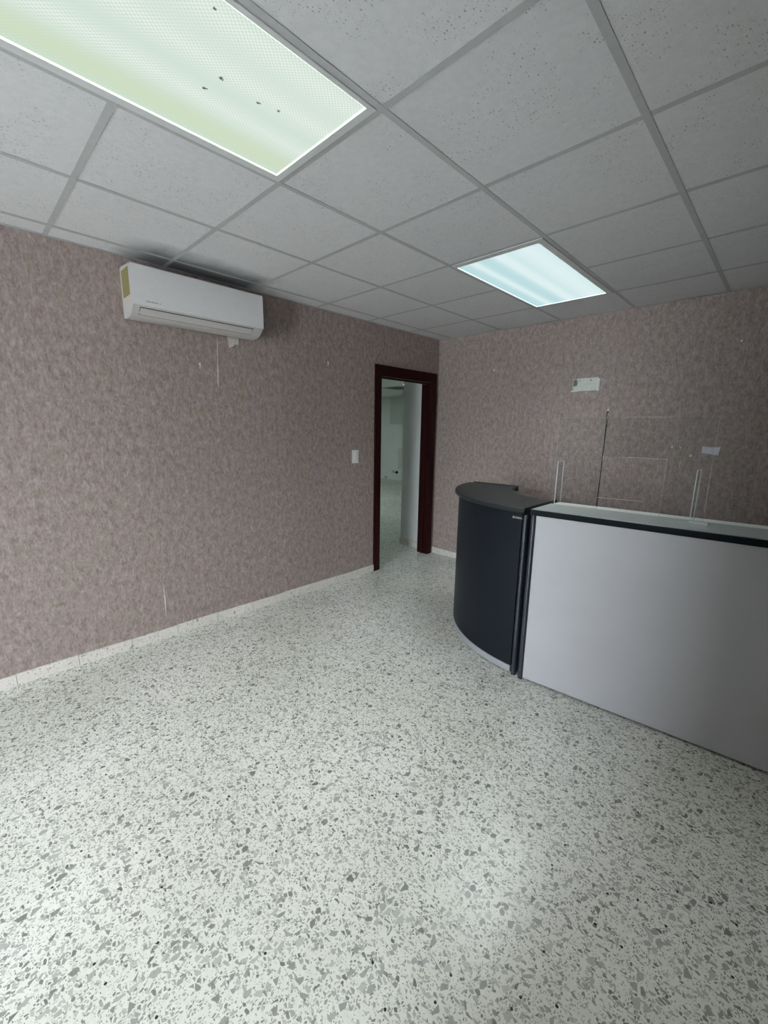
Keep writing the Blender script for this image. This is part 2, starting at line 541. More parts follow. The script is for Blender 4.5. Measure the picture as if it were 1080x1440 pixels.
# skirting tiles on the left wall
bl = sempty('baseboard_left')
def skirt(parent, x0, x1, y0, y1, h):
    return box('skirting_tile', x0, x1, y0, y1, 0.0, h, M['terrazzo_skirt'], parent, bevel=0.0012, seg=1)
y = -1.263
skirt(bl, 0.0, 0.012, y + 0.0015, DY0 - 0.084, 0.070)
k = 0
while y > FY + 0.3:
    skirt(bl, 0.0, 0.0115 + 0.001 * (k % 2), y - 0.3048 + 0.0015, y - 0.0015, 0.069 + 0.002 * ((k * 7) % 3 - 1))
    y -= 0.3048; k += 1
skirt(bl, 0.0, 0.012, FY, y - 0.001, 0.070)

# ------------------------------------------------------------------ back wall
hole = [(1.553, 2.003), (1.60, 2.004), (1.66, 2.0065), (1.71, 2.005), (1.771, 2.008), (1.776, 1.997), (1.789, 1.994), (1.787, 1.94), (1.788, 1.89), (1.771, 1.889), (1.762, 1.896), (1.70, 1.893), (1.63, 1.894), (1.58, 1.889), (1.542, 1.889), (1.549, 1.905), (1.556, 1.925), (1.551, 1.96)]
box_hole = [(1.560, 1.994), (1.590, 1.996), (1.597, 1.968), (1.594, 1.944), (1.575, 1.940), (1.558, 1.938)]
bw_bm = prism_bm([(0, 0), (XR + 0.12, 0), (XR + 0.12, H + 0.15), (0, H + 0.15)], [box_hole], lambda u, v, d: (u, d, v), 0.002, 0.05)
add_box(bw_bm, -WT, XR + 0.12, 0.05, 0.15, 0, H + 0.15)
bw = struct(link('wall_back', bw_bm, M['plaster']))
box('hole_bottom', 1.55, 1.605, 0.040, 0.0499, 1.93, 2.0, M['plaster_dark'], bw)
ws = [0.0, 0.294, 0.824, 1.354, 1.884, 2.414, 2.944, 3.474, 4.004, XR]
# the seam at 1.884 has opened: the two neighbouring strips leave a gap where it gapes
gape = [(1.711, 0.008), (1.68, 0.0105), (1.64, 0.011), (1.60, 0.008), (1.50, 0.007), (1.42, 0.005), (1.324, 0.007), (1.20, 0.005), (1.10, 0.006), (0.999, 0.009), (0.919, 0.008), (0.86, 0.009), (0.5, 0.004), (0.0, 0.002)]
for a, b_ in zip(ws[:-1], ws[1:]):
    right = [(b_ - g, 0.0), (b_ - g, H + 0.01)]
    left = [(a + g, H + 0.01), (a + g, 0.0)]
    if abs(b_ - 1.884) < 1e-6:
        right = [(b_ - k_, z_) for z_, k_ in reversed(gape)] + [(b_ - g, 1.74), (b_ - g, H + 0.01)]
    if abs(a - 1.884) < 1e-6:
        left = [(a + g, H + 0.01), (a + g, 1.74)] + [(a + k_ * 0.8, z_) for z_, k_ in gape]
    hl = [hole] if abs(a - 1.354) < 1e-6 else []
    link('wallpaper_strip', prism_bm(right + left, hl, lambda u, v, d: (u, d, v), 0.0, 0.002), M['wallpaper'], bw)
sliver('open_seam', bw, [(1.886 + k_, z_) for z_, k_ in gape] + [(1.882 - k_, z_) for z_, k_ in reversed(gape)], onback, -0.0035, -0.0012, M['crack'])
sliver('peeled_seam_edge', bw, ragged((1.891, 1.36), (1.888, 1.27), 0.005, 6, 8), onback, -0.0005, 0.003, M['plaster_beige'])
sliver('peeled_seam_edge', bw, ragged((1.889, 1.69), (1.884, 1.64), 0.004, 5, 9), onback, -0.0005, 0.003, M['plaster_beige'])
# flat scuff lines where a board hung, and small chips
sliver('scuffed_line', bw, [(1.88, 0.934), (2.10, 0.939), (2.251, 0.943), (2.251, 0.946), (2.10, 0.943), (1.88, 0.9385)], onback, -0.0005, 0.0012, M['plaster_beige'])
for cx, cz, r in ((2.398, 1.42, 0.007), (2.531, 1.351, 0.007), (2.724, 2.19, 0.006), (0.728, 2.152, 0.008), (2.455, 1.415, 0.004)):
    rr = random.Random(int(cx * 100))
    sliver('plaster_chip', bw, [(cx + r * (0.6 + 0.6 * rr.random()) * math.cos(t * PI / 3), cz + 1.5 * r * (0.6 + 0.6 * rr.random()) * math.sin(t * PI / 3)) for t in range(6)], onback, -0.0005, 0.0018, M['plaster'])
sliver('plaster_chip', bw, ragged((2.470, 1.30), (2.466, 1.250), 0.006, 5, 12), onback, -0.0005, 0.0018, M['plaster_beige'])

bb = sempty('baseboard_back')
x = 0.0
while x < XR - 0.01:
    x1 = min(x + 0.3048, XR)
    skirt(bb, x + 0.001, x1 - 0.001, -0.012, 0.0, 0.070)
    x = x1
for cx_, cz_, r_ in ((1.711, 1.984, 0.006), (1.613, 1.986, 0.005), (1.56, 1.912, 0.006)):
    sliver('screw_hole', bw, [(cx_ + r_ * math.cos(t * PI / 4), cz_ + 1.2 * r_ * math.sin(t * PI / 4)) for t in range(8)], onback, -0.0018, -0.0012, M['plaster_dark'])
sliver('torn_paper_edge', bw, [(1.768, 2.003), (1.775, 2.001), (1.773, 1.897), (1.766, 1.897)], onback, -0.0018, 0.0004, M['switch'])
sliver('loose_paper_strand', bw, ragged((1.8875, 1.70), (1.8815, 1.60), 0.004, 6, 21), onback, -0.0011, 0.0012, M['wallpaper'])

# ------------------------------------------------------------------ right and front walls (behind the photographer)
struct(box('wall_right', XR, XR + 0.12, FY - 0.12, 0.0, 0, H + 0.15, M['wallpaper']))
struct(link('wall_front', prism_bm([(-WT, 0), (DX0, 0), (DX0, DZ1), (DX1, DZ1), (DX1, 0), (XR, 0), (XR, H + 0.15), (-WT, H + 0.15)], [],
       lambda u, v, d: (u, d, v), FY - 0.12, FY), M['wallpaper']))  # the opening is added to let daylight in
# unseen wall added behind the photographer to shade the right of the room
struct(box('wall_daylight_block', 2.70, XR, -4.52, -4.40, 0, H + 0.15, M['wallpaper']))

# ------------------------------------------------------------------ ceiling
ceil = struct(box('ceiling', -WT, XR + 0.12, FY - 0.12, 0.15, H + 0.15, H + 0.25, M['slab']))
xs = [0.002] + [GX + i * T for i in range(0, 8) if GX + i * T < XR - 0.02] + [XR - 0.002]
CY0 = -5.40
ys = [CY0 + 0.002] + [GY + (j - 5) * T for j in range(-5, 6)] + [-0.002]
ys = sorted(set(round(v, 5) for v in ys if v > CY0))
lights = [(GX + 2 * T, GX + 3 * T, GY - 6 * T, GY - 4 * T), (GX + 2 * T, GX + 3 * T, GY - 2 * T, GY)]
def in_light(xc, yc):
    return any(a < xc < b_ and c < yc < d for a, b_, c, d in lights)
tw = 0.012
rt = random.Random(3)
tile_me = {}
for i in range(len(xs) - 1):
    for j in range(len(ys) - 1):
        x0, x1, y0, y1 = xs[i], xs[i + 1], ys[j], ys[j + 1]
        if in_light((x0 + x1) / 2, (y0 + y1) / 2):
            continue
        key = (round(x1 - x0, 3), round(y1 - y0, 3))
        cx, cy = (x0 + x1) / 2, (y0 + y1) / 2
        if key not in tile_me:
            hx, hy = key[0] / 2 - 0.003, key[1] / 2 - 0.003
            bm = bmesh.new(); add_box(bm, -hx, hx, -hy, hy, 0.0, 0.015)
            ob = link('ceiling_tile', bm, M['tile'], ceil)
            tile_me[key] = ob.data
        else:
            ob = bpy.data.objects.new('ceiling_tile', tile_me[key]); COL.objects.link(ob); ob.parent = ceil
        ob.location = (cx, cy, H + 0.0022 + rt.random() * 0.0010)
        ob.rotation_euler = (rt.uniform(-1, 1) * 0.0015, rt.uniform(-1, 1) * 0.0015, 0)
for xx in xs[1:-1]:
    bm = bmesh.new()
    add_box(bm, xx - tw, xx + tw, CY0, -0.001, H, H + 0.0012)
    add_box(bm, xx - 0.001, xx + 0.001, CY0, -0.001, H + 0.0012, H + 0.035)
    link('main_tee', bm, M['tee'], ceil)
for yy in ys[1:-1]:
    for x0, x1 in zip(xs[:-1], xs[1:]):
        if in_light((x0 + x1) / 2, yy):
            continue
        bm = bmesh.new()
        add_box(bm, x0 + tw, x1 - tw, yy - tw, yy + tw, H + 0.0003, H + 0.0012)
        add_box(bm, x0 + tw, x1 - tw, yy - 0.001, yy + 0.001, H + 0.0012, H + 0.03)
        link('cross_tee', bm, M['tee'], ceil)
struct(box('ceiling_entrance', 0.0, XR, FY, CY0 - 0.002, H, H + 0.149, M['paint_ceiling']))
tr = sempty('trim_1')
for nm, a in (('wall_angle', (0.0005, 0.020, CY0, -0.0205)), ('wall_angle', (0.0005, XR, -0.020, -0.0005)), ('wall_angle', (XR - 0.02, XR, -4.39, -0.0205))):
    box(nm, a[0], a[1], a[2], a[3], H - 0.0008, H + 0.0012, M['tee'], tr)

# ------------------------------------------------------------------ ceiling lights
def troffer(label, cell, lens_rect, mat, z_l):
    x0, x1, y0, y1 = cell
    t = thing('ceiling_light', label, 'ceiling light', ((x0 + x1) / 2, (y0 + y1) / 2, H))
    cx, cy = (x0 + x1) / 2, (y0 + y1) / 2
    lx0, lx1, ly0, ly1 = lens_rect
    def L(v):  # local
        return v
    q = 0.0125
    bm = prism_bm([(x0 + q - cx, y0 + q - cy), (x1 - q - cx, y0 + q - cy), (x1 - q - cx, y1 - q - cy), (x0 + q - cx, y1 - q - cy)],
                  [[(lx0 - cx, ly0 - cy), (lx1 - cx, ly0 - cy), (lx1 - cx, ly1 - cy), (lx0 - cx, ly1 - cy)]], lambda u, v, d: (u, v, d), -0.004, 0.012)
    link('door_frame', bm, M['white_metal'], t)
    # bright thin lip round the lens
    e = 0.0028
    bm = prism_bm([(lx0 - cx, ly0 - cy), (lx1 - cx, ly0 - cy), (lx1 - cx, ly1 - cy), (lx0 - cx, ly1 - cy)],
                  [[(lx0 + e - cx, ly0 + e - cy), (lx1 - e - cx, ly0 + e - cy), (lx1 - e - cx, ly1 - e - cy), (lx0 + e - cx, ly1 - e - cy)]], lambda u, v, d: (u, v, d), -0.0035, 0.006)
    link('lens_rim', bm, mat[1], t)
    bm = bmesh.new(); add_box(bm, lx0 + e - cx, lx1 - e - cx, ly0 + e - cy, ly1 - e - cy, z_l, z_l + 0.004)
    link('diffuser', bm, mat[0], t)
    bm = bmesh.new()
    add_box(bm, x0 + 0.02 - cx, x1 - 0.02 - cx, y0 + 0.02 - cy, y1 - 0.02 - cy, 0.02, 0.10)
    link('housing', bm, M['white_metal'], t)
    ld = bpy.data.lights.new('tube_light', 'AREA')
    ld.shape = 'RECTANGLE'
    ld.size = lx1 - lx0 - 0.02
    ld.size_y = ly1 - ly0 - 0.02
    ld.energy = mat[2]
    ld.color = mat[3]
    ld.spread = SPREAD
    lo = bpy.data.objects.new('tube_light', ld)
    COL.objects.link(lo)
    lo.parent = t
    lo.location = ((lx0 + lx1) / 2 - cx, (ly0 + ly1) / 2 - cy, z_l - 0.002)
    return t
rim_near = _em('lit_lens_rim_near', (0.93, 1.0, 0.96), 0.92)
rim_far = _em('lit_lens_rim_far', (0.86, 1.0, 1.0), 0.92)
d_near = mat_diffuser('lit_diffuser_near', [(1.62, 0.05), (1.77, 0.055), (1.92, 0.07)], (0.68, 0.82, 0.71), (0.86, 0.97, 0.88), L_NEAR * 1.12, lens=True, warm=1.50)
d_far = mat_diffuser('lit_diffuser_far', [(1.52, 0.035), (1.69, 0.045), (1.86, 0.13)], (0.54, 0.79, 0.82), (0.80, 0.96, 0.97), L_FAR * 1.05)
c = lights[0]
near_l = troffer('long greenish lit fluorescent ceiling light over the near end of the room', c, (1.434, 1.970, -4.145, -3.021), (d_near, rim_near, P_NEAR, (1.0, 0.975, 0.87)), 0.001)
c = lights[1]
far_l = troffer('bluish lit fluorescent ceiling light near the back wall above the counters', c, (1.411, 1.948, -1.706, -0.560), (d_far, rim_far, P_FAR, (0.93, 0.99, 1.0)), 0.001)

def insect(x, y, rz, s, label):
    bm = bmesh.new()
    def ell(cx, cy, rx, ry, rz_):
        m4 = Matrix.Translation((cx, cy, 0)) @ Matrix.Diagonal((rx, ry, rz_, 1))
        bmesh.ops.create_icosphere(bm, subdivisions=1, radius=1, matrix=m4)
    ell(0, 0, 0.0030 * s, 0.0062 * s, 0.0010)
    ell(0, 0.008 * s, 0.0022 * s, 0.0024 * s, 0.0010)
    for sx in (-1, 1):
        for k_ in (-1, 0, 1):
            a = Vector((sx * 0.002 * s, k_ * 0.003 * s, 0)); e_ = Vector((sx * 0.007 * s, k_ * 0.006 * s, 0))
            add_box(bm, min(a.x, e_.x), max(a.x, e_.x), a.y + k_ * 0.001, a.y + k_ * 0.001 + 0.0008, -0.0003, 0.0003)
    o = link('insect', bm, M['bug'])
    o.location = (x, y, H - 0.0005)
    o.rotation_euler = (0, 0, rz)
    return tag(o, label, 'insect', 'dead insects on the near ceiling light')
insect(1.737, -3.394, 0.6, 1.0, 'dark dead insect on the greenish light, upper one of the close pair')
insect(1.663, -3.413, -0.5, 1.0, 'dark dead insect on the greenish light, lower one of the close pair')
insect(1.730, -3.270, -0.4, 0.9, 'dark dead insect on the greenish light, between the close pair and the light end')
insect(1.748, -3.207, 0.9, 0.7, 'small dead insect on the greenish light, nearest the light end')
insect(1.929, -3.499, 0.2, 0.6, 'faint small dead insect near the long upper edge of the greenish light')

# ------------------------------------------------------------------ door frame
df = sempty('door_1')
cw = 0.083
def casing(y0, y1, z0, z1, nm):
    bm = bmesh.new()
    add_box(bm, 0.0, 0.020, y0, y1, z0, z1)
    return link(nm, bm, M['wood'], df, smooth=True, bevel=0.004)
casing(DY0 - cw, DY0, 0.0, DZ, 'side_casing')
casing(DY1, DY1 + 0.080, 0.0, DZ, 'side_casing')
casing(DY0 - cw, DY1 + 0.080, DZ, DZ + 0.105, 'head_casing')
def jamb(y0, y1, z0, z1, nm):
    return box(nm, -WT, -0.0005, y0, y1, z0, z1, M['wood'], df, bevel=0.001, seg=1)
jamb(DY0 - 0.028, DY0, 0.0, DZ, 'side_jamb')
jamb(DY1, DY1 + 0.028, 0.0, DZ, 'side_jamb')
jamb(DY0 - 0.028, DY1 + 0.028, DZ + 0.0005, DZ + 0.028, 'head_jamb')
box('door_stop', -0.085, -0.045, DY0 + 0.0003, DY0 + 0.012, 0.0, DZ - 0.0005, M['wood'], df, bevel=0.001, seg=1)
box('door_stop', -0.085, -0.045, DY1 - 0.012, DY1 - 0.0003, 0.0, DZ - 0.0005, M['wood'], df, bevel=0.001, seg=1)
box('door_stop', -0.085, -0.045, DY0 + 0.0125, DY1 - 0.0125, DZ - 0.0125, DZ - 0.0005, M['wood'], df, bevel=0.001, seg=1)

# ------------------------------------------------------------------ room beyond the door
pier = struct(box('wall_pier', -0.541, -WT, 0.0, 0.15, 0.0, BH + 0.05, M['paint_white']))
bp = sempty('baseboard_pier')
box('skirting_tile', -0.553, -WT - 0.001, -0.012, -0.0002, 0.0, 0.085, M['terrazzo_skirt'], bp, bevel=0.001, seg=1)
box('skirting_tile', -0.553, -0.5412, 0.0, 0.15, 0.0, 0.085, M['terrazzo_skirt'], bp, bevel=0.001, seg=1)
struct(box('wall_far', BX0 - 0.12, -0.3, BY1, BY1 + 0.12, 0, BH + 0.1, M['paint_white']))
bf = sempty('baseboard_far')
box('skirting_tile', BX0, -0.42, BY1 - 0.012, BY1, 0, 0.10, M['paint_grey'], bf, bevel=0.001, seg=1)
struct(box('wall_partition', -0.42, -0.30, 0.15, BY1, 0, BH + 0.1, M['paint_white']))
struct(box('wall_west', BX0 - 0.12, BX0, -3.5, BY1, 0, BH + 0.1, M['paint_white']))
struct(box('wall_south', BX0 - 0.12, -WT, -3.52, -3.40, 0, BH + 0.1, M['paint_white']))
struct(box('ceiling_back', BX0 - 0.12, -WT, -3.52, BY1 + 0.12, BH + 0.0, BH + 0.1, M['paint_ceiling']))
# hung lower beam face is only hinted by the board high on the far wall
p = tag(box('wall_board', -5.165, -4.40, BY1 - 0.03, BY1 - 0.0005, 1.655, 2.372, M['paint_grey'], bevel=0.003), 'grey rectangular board high on far wall seen through the doorway', 'board')
p = tag(box('wall_board', -4.827, -4.40, BY1 - 0.03, BY1 - 0.0005, 0.42, 1.0, M['paint_grey'], bevel=0.003), 'low pale green-grey board on far wall beyond the doorway, beside the pier', 'board')
def outlet(x, z, label, plug):
    t = thing('wall_outlet', label, 'outlet', (x, BY1, z))
    bm = bmesh.new(); add_box(bm, -0.06, 0.06, -0.012, -0.0005, -0.04, 0.04)
    link('cover_plate', bm, M['paint_grey'] if not plug else M['switch'], t, bevel=0.003)
    bm = bmesh.new()
    if plug:
        bmesh.ops.create_cone(bm, cap_ends=True, segments=16, radius1=0.042, radius2=0.03, depth=0.06, matrix=Matrix.Translation((0, -0.042, 0)) @ Matrix.Rotation(PI / 2, 4, 'X'))
        link('plug', bm, M['black'], t)
    else:
        for k_ in (-0.02, 0.02):
            add_box(bm, -0.012, 0.012, -0.015, -0.012, k_ - 0.012, k_ + 0.012)
        link('socket_face', bm, M['plaster_dark'], t)
outlet(-4.863, 0.325, 'outlet with black plug low on the far wall through the doorway', True)
outlet(-4.66, 0.323, 'grey outlet low on far wall right of the black plug', False)
outlet(-5.02, 0.33, 'pale outlet low on far wall left of the black plug', False)
outlet(-5.309, 0.143, 'small outlet just above the far skirting, by the left door jamb', False)
# ceiling grille and downlight in the far room
vt = thing('ceiling_vent', 'dark square air grille in the far ceiling seen through the doorway', 'vent', (-3.32, 2.92, BH))
bm = prism_bm([(-0.3, -0.3), (0.3, -0.3), (0.3, 0.3), (-0.3, 0.3)], [[(-0.25, -0.25), (0.25, -0.25), (0.25, 0.25), (-0.25, 0.25)]], lambda u, v, d: (u, v, d), -0.012, -0.0005)
link('grille_frame', bm, M['paint_grey'], vt)
bm = bmesh.new(); add_box(bm, -0.25, 0.25, -0.25, 0.25, -0.003, -0.0005)
link('duct_opening', bm, M['crack'], vt)
for k_ in range(6):
    bm = bmesh.new(); add_box(bm, -0.25, 0.25, -0.006, 0.006, -0.014, -0.004)
    s = link('grille_slat', bm, M['plaster_dark'], vt); s.location = (0, -0.21 + k_ * 0.084, 0)
sl = thing('downlight', 'tiny bright round lamp on far ceiling at the pier edge', 'ceiling light', (-2.66, 2.42, BH))
bm = bmesh.new(); bmesh.ops.create_cone(bm, cap_ends=True, segments=20, radius1=0.06, radius2=0.06, depth=0.014, matrix=Matrix.Translation((0, 0, -0.0075)))
link('trim_ring', bm, M['white_metal'], sl)
bm = bmesh.new(); bmesh.ops.create_cone(bm, cap_ends=True, segments=20, radius1=0.034, radius2=0.040, depth=0.012, matrix=Matrix.Translation((0, 0, -0.020)))
link('lamp_lens', bm, M['spot'], sl)
# unseen glowing panel added to brighten the far room, outside the doorway's view
bl2 = thing('ceiling_light', 'added unseen glowing panel brightening the room beyond the doorway', 'ceiling light', (-4.6, 0.6, BH))
bm = prism_bm([(-0.62, -0.62), (0.62, -0.62), (0.62, 0.62), (-0.62, 0.62)], [[(-0.58, -0.58), (0.58, -0.58), (0.58, 0.58), (-0.58, 0.58)]], lambda u, v, d: (u, v, d), -0.02, -0.0005)
link('panel_frame', bm, M['white_metal'], bl2)
bm = bmesh.new(); add_box(bm, -0.58, 0.58, -0.58, 0.58, -0.015, -0.0005)
link('diffuser', bm, M['back_fill'], bl2)

# ------------------------------------------------------------------ light switch
sw = thing('light_switch', 'white rocker light switch on the wallpaper left of the doorway', 'switch', (0.0, -1.3115, 1.254))
bm = bmesh.new(); add_box(bm, 0.0003, 0.008, -0.040, 0.040, -0.064, 0.064)
link('cover_plate', bm, M['switch'], sw, smooth=True, bevel=0.004)
bm = bmesh.new()
vs = add_box(bm, 0.008, 0.0125, -0.017, 0.017, -0.036, 0.036)
link('rocker', bm, M['switch'], sw, smooth=True, bevel=0.0015)

# ------------------------------------------------------------------ air conditioner
ac = thing('air_conditioner', 'white split air conditioner high on the left wall under the ceiling', 'air conditioner', (0, -2.8145, 2.18))
AW = 0.424
# profile (x, z) of the casing, relative to z = 2.18
prof = [(0.001, 0.285), (0.03, 0.290), (0.165, 0.278), (0.188, 0.272), (0.196, 0.262), (0.196, 0.066), (0.196, 0.050), (0.188, 0.040), (0.160, 0.016), (0.145, 0.008), (0.120, -0.001), (0.09, -0.006), (0.03, -0.006), (0.001, 0.0)]
bm = prism_bm(prof, [], lambda u, v, d: (u, d, v), -AW, AW)
link('casing', bm, M['ac_cream'], ac, smooth=True, bevel=0.003)
fp = [(0.1965, 0.2785), (0.204, 0.274), (0.207, 0.262), (0.207, 0.064), (0.2045, 0.054), (0.1965, 0.052)]
bm = prism_bm(fp, [], lambda u, v, d: (u, d, v), -AW - 0.001, AW + 0.001)
link('front_panel', bm, M['ac_white'], ac, smooth=True, bevel=0.0025)
# louver set in the slanted lower front, with dark gap round it
p0, p1 = Vector((0.1925, 0.0435)), Vector((0.1465, 0.0085))
tv = (p1 - p0).normalized(); nv = Vector((-tv.y, tv.x)) * 1.0
if nv.x < 0: nv = -nv
def lou(s0, s1, y0, y1, d0, d1, nm, mat, bev=0.0):
    L_ = (p1 - p0).length
    bm_ = bmesh.new()
    def pt(s, d): 
        q_ = p0 + tv * (s * L_) + nv * d
        return q_
    vs_ = []
    for yy in (y0, y1):
        for s, d in ((s0, d0), (s1, d0), (s1, d1), (s0, d1)):
            q_ = pt(s, d); vs_.append(bm_.verts.new((q_.x, yy, q_.y)))
    for f in ((0, 1, 2, 3), (7, 6, 5, 4), (0, 4, 5, 1), (1, 5, 6, 2), (2, 6, 7, 3), (3, 7, 4, 0)):
        bm_.faces.new([vs_[i] for i in f])
    return link(nm, bm_, mat, ac, smooth=bev > 0, bevel=bev)
lou(0.02, 1.0, -0.386, 0.352, -0.004, 0.0018, 'louver_gap', M['ac_slot'])
lou(0.10, 0.93, -0.3825, 0.3485, 0.0, 0.0035, 'louver', M['ac_cream'], 0.001)
# energy label on the left end
box('energy_label', 0.035, 0.160, -AW - 0.0024, -AW - 0.0001, 0.110, 0.262, M['ac_label'], ac)
# small grey print at the lower left of the front panel
for k_, (w_, h_) in enumerate(((0.010, 0.007), (0.009, 0.007), (0.010, 0.007), (0.009, 0.007), (0.009, 0.007), (0.006, 0.006))):
    y_ = -0.352 + k_ * 0.0135 + (0.006 if k_ == 5 else 0)
    box('printed_mark', 0.2071, 0.2074, y_, y_ + w_, 0.074, 0.074 + h_, M['ac_mark'], ac)

# ------------------------------------------------------------------ straight counter
CA = math.radians(5.2)
st = thing('reception_counter', 'straight reception counter with pale grey front panel and dark aluminium trim', 'counter', (2.072, -1.800, 0.0), CA)
CL, CD = 1.60, 0.40      # length, depth (local x along the front, y to the back)
ZT = 1.086
def cbox(nm, x0, x1, y0, y1, z0, z1, mat, bev=0.0, seg=2, parent=None):
    return box(nm, x0, x1, y0, y1, z0, z1, mat, parent or st, bevel=bev, seg=seg)
cbox('front_panel', 0.034, CL - 0.034, 0.006, 0.026, 0.016, 1.050, M['panel_grey'], 0.001, 1)
def post(x0, parent):
    bm_ = bmesh.new()
    pts = []
    for k_ in range(9):
        a_ = PI + k_ * PI / 8
        pts.append((x0 + 0.016 + 0.016 * math.cos(a_), 0.016 + 0.016 * math.sin(a_)))
    pts += [(x0 + 0.032, 0.05), (x0, 0.05)]
    prism_bm(pts, [], lambda u, v, d: (u, v, d), 0.014, 1.060, bm_)
    return link('post', bm_, M['post'], parent, smooth=True)
post(0.0, st); post(CL - 0.032, st)
def foot(x_, y_, parent):
    bm_ = bmesh.new()
    bmesh.ops.create_cone(bm_, cap_ends=True, segments=16, radius1=0.015, radius2=0.012, depth=0.0138, matrix=Matrix.Translation((x_, y_, 0.007)))
    return link('levelling_foot', bm_, M['black'], parent, smooth=True)
for x_ in (0.016, CL - 0.016):
    foot(x_, 0.017, st); foot(max(x_, 0.05), CD - 0.03, st)
cbox('plinth', 0.034, CL - 0.034, 0.040, 0.060, 0.0, 0.060, M['black'])
cbox('side_panel', 0.040, 0.058, 0.052, CD - 0.02, 0.014, 1.05, M['navy'])
cbox('side_panel', CL - 0.026, CL - 0.006, 0.052, CD - 0.02, 0.014, 1.05, M['navy'])
cbox('back_panel', 0.059, CL - 0.027, CD - 0.040, CD - 0.022, 0.10, 1.05, M['panel_grey'])
cbox('work_surface', 0.090, CL, CD - 0.02, CD + 0.45, 0.715, 0.74, M['panel_grey'], 0.002, 1)
cbox('work_leg_panel', 0.091, 0.115, CD - 0.019, CD + 0.42, 0.0, 0.7145, M['navy'])
cbox('work_leg_panel', CL - 0.025, CL, CD - 0.019, CD + 0.42, 0.0, 0.7145, M['navy'])
cbox('front_edge_profile', 0.0, CL, -0.004, 0.020, 1.0505, ZT - 0.004, M['edge_dark'], 0.004, 2)
cbox('edge_highlight_strip', 0.001, CL, -0.0043, 0.004, ZT - 0.0038, ZT - 0.0018, M['post'], 0.0006, 1)
def slant_top(nm, y0, y1, z0, z1, mat):
    k_ = math.tan(CA)
    bm_ = prism_bm([(0.003 + y0 * k_, y0), (CL, y0), (CL, y1), (0.003 + y1 * k_, y1)], [], lambda u, v, d: (u, v, d), z0, z1)
    return link(nm, bm_, mat, st, smooth=True, bevel=0.0015, seg=1)
slant_top('counter_top', 0.0205, CD, 1.0605, ZT - 0.006, M['white_top'])
slant_top('glass_plate', 0.0045, 0.270, ZT - 0.0058, ZT, M['glass_top'])

# ------------------------------------------------------------------ curved counter
CX, CY = 2.055, -0.868
cu = thing('curved_counter', 'curved charcoal counter end unit with dark top and silver kick strip', 'counter', (CX - 0.004, CY, 0))
A0, A1 = 0.018, math.radians(84)
def arc(r, a0, a1, n):
    return [(-r * math.sin(a0 + (a1 - a0) * k_ / n), -r * math.cos(a0 + (a1 - a0) * k_ / n)) for k_ in range(n + 1)]
def ring(nm, r0, r1, a0, a1, z0, z1, mat, n=40, bev=0.0, seg=2, rnd=0.0):
    pts = arc(r1, a0, a1, n) + arc(r0, a0, a1, n)[::-1]
    # quads: build directly for clean shading
    bm_ = bmesh.new()
    vs_ = []
    for k_ in range(n + 1):
        o_, i_ = pts[k_], pts[2 * n + 1 - k_]
        vs_.append([bm_.verts.new((o_[0], o_[1], z0)), bm_.verts.new((o_[0], o_[1], z1)), bm_.verts.new((i_[0], i_[1], z1)), bm_.verts.new((i_[0], i_[1], z0))])
    for k_ in range(n):
        a_, b2 = vs_[k_], vs_[k_ + 1]
        for m_ in range(4):
            bm_.faces.new((a_[m_], a_[(m_ + 1) % 4], b2[(m_ + 1) % 4], b2[m_]))
    bm_.faces.new(vs_[0]); bm_.faces.new(vs_[-1][::-1])
    if rnd > 0:
        # round the outer free corner in plan
        bm_.edges.ensure_lookup_table()
        es = [e for e in bm_.edges if set(e.verts) == {vs_[-1][0], vs_[-1][1]}]
        bmesh.ops.bevel(bm_, geom=es, offset=rnd, segments=6, affect='EDGES', profile=0.5)
    return link(nm, bm_, mat, cu, smooth=True, bevel=bev, seg=seg)
ring('curved_panel', 0.898, 0.914, A0 + 0.022, A1, 0.056, 1.0525, M['navy'], 48)
ring('kick_strip', 0.894, 0.919, A0 + 0.022, A1, 0.013, 0.0555, M['silver'], 48, bev=0.002, seg=1)
ring('plinth', 0.870, 0.890, A0 + 0.03, A1, 0.0, 0.05, M['black'], 32)
ring('inner_panel', 0.560, 0.576, A0 + 0.03, A1, 0.10, 1.0525, M['navy'], 32)
ring('counter_top', 0.512, 0.947, 0.006, math.radians(85), 1.053, 1.081, M['charcoal_top'], 56, bev=0.009, seg=3, rnd=0.05)
# end panel closing the far side
def endpanel():
    bm_ = bmesh.new()
    a_ = A1
    d = Vector((-math.sin(a_), -math.cos(a_))); t_ = Vector((math.cos(a_), -math.sin(a_)))
    base = []
    for r, s in ((0.577, 0.002), (0.8975, 0.002), (0.8975, 0.020), (0.577, 0.020)):
        q_ = d * r + t_ * s
        base.append((q_.x, q_.y))
    prism_bm(base, [], lambda u, v, dd: (u, v, dd), 0.014, 1.0525, bm_)
    return link('end_panel', bm_, M['navy'], cu)
endpanel()
# post at the joint with the straight counter
bm = bmesh.new()
pts = [(-0.016 + 0.014 * math.cos(PI + k_ * PI / 8), -0.908 + 0.014 * math.sin(PI + k_ * PI / 8)) for k_ in range(9)] + [(-0.002, -0.875), (-0.030, -0.875)]
prism_bm(pts, [], lambda u, v, d: (u, v, d), 0.014, 1.0525, bm)
link('post', bm, M['post'], cu, smooth=True)
foot(-0.016, -0.905, cu)
box('end_panel', -0.020, -0.004, -0.874, -0.577, 0.014, 1.0525, M['navy'], cu)
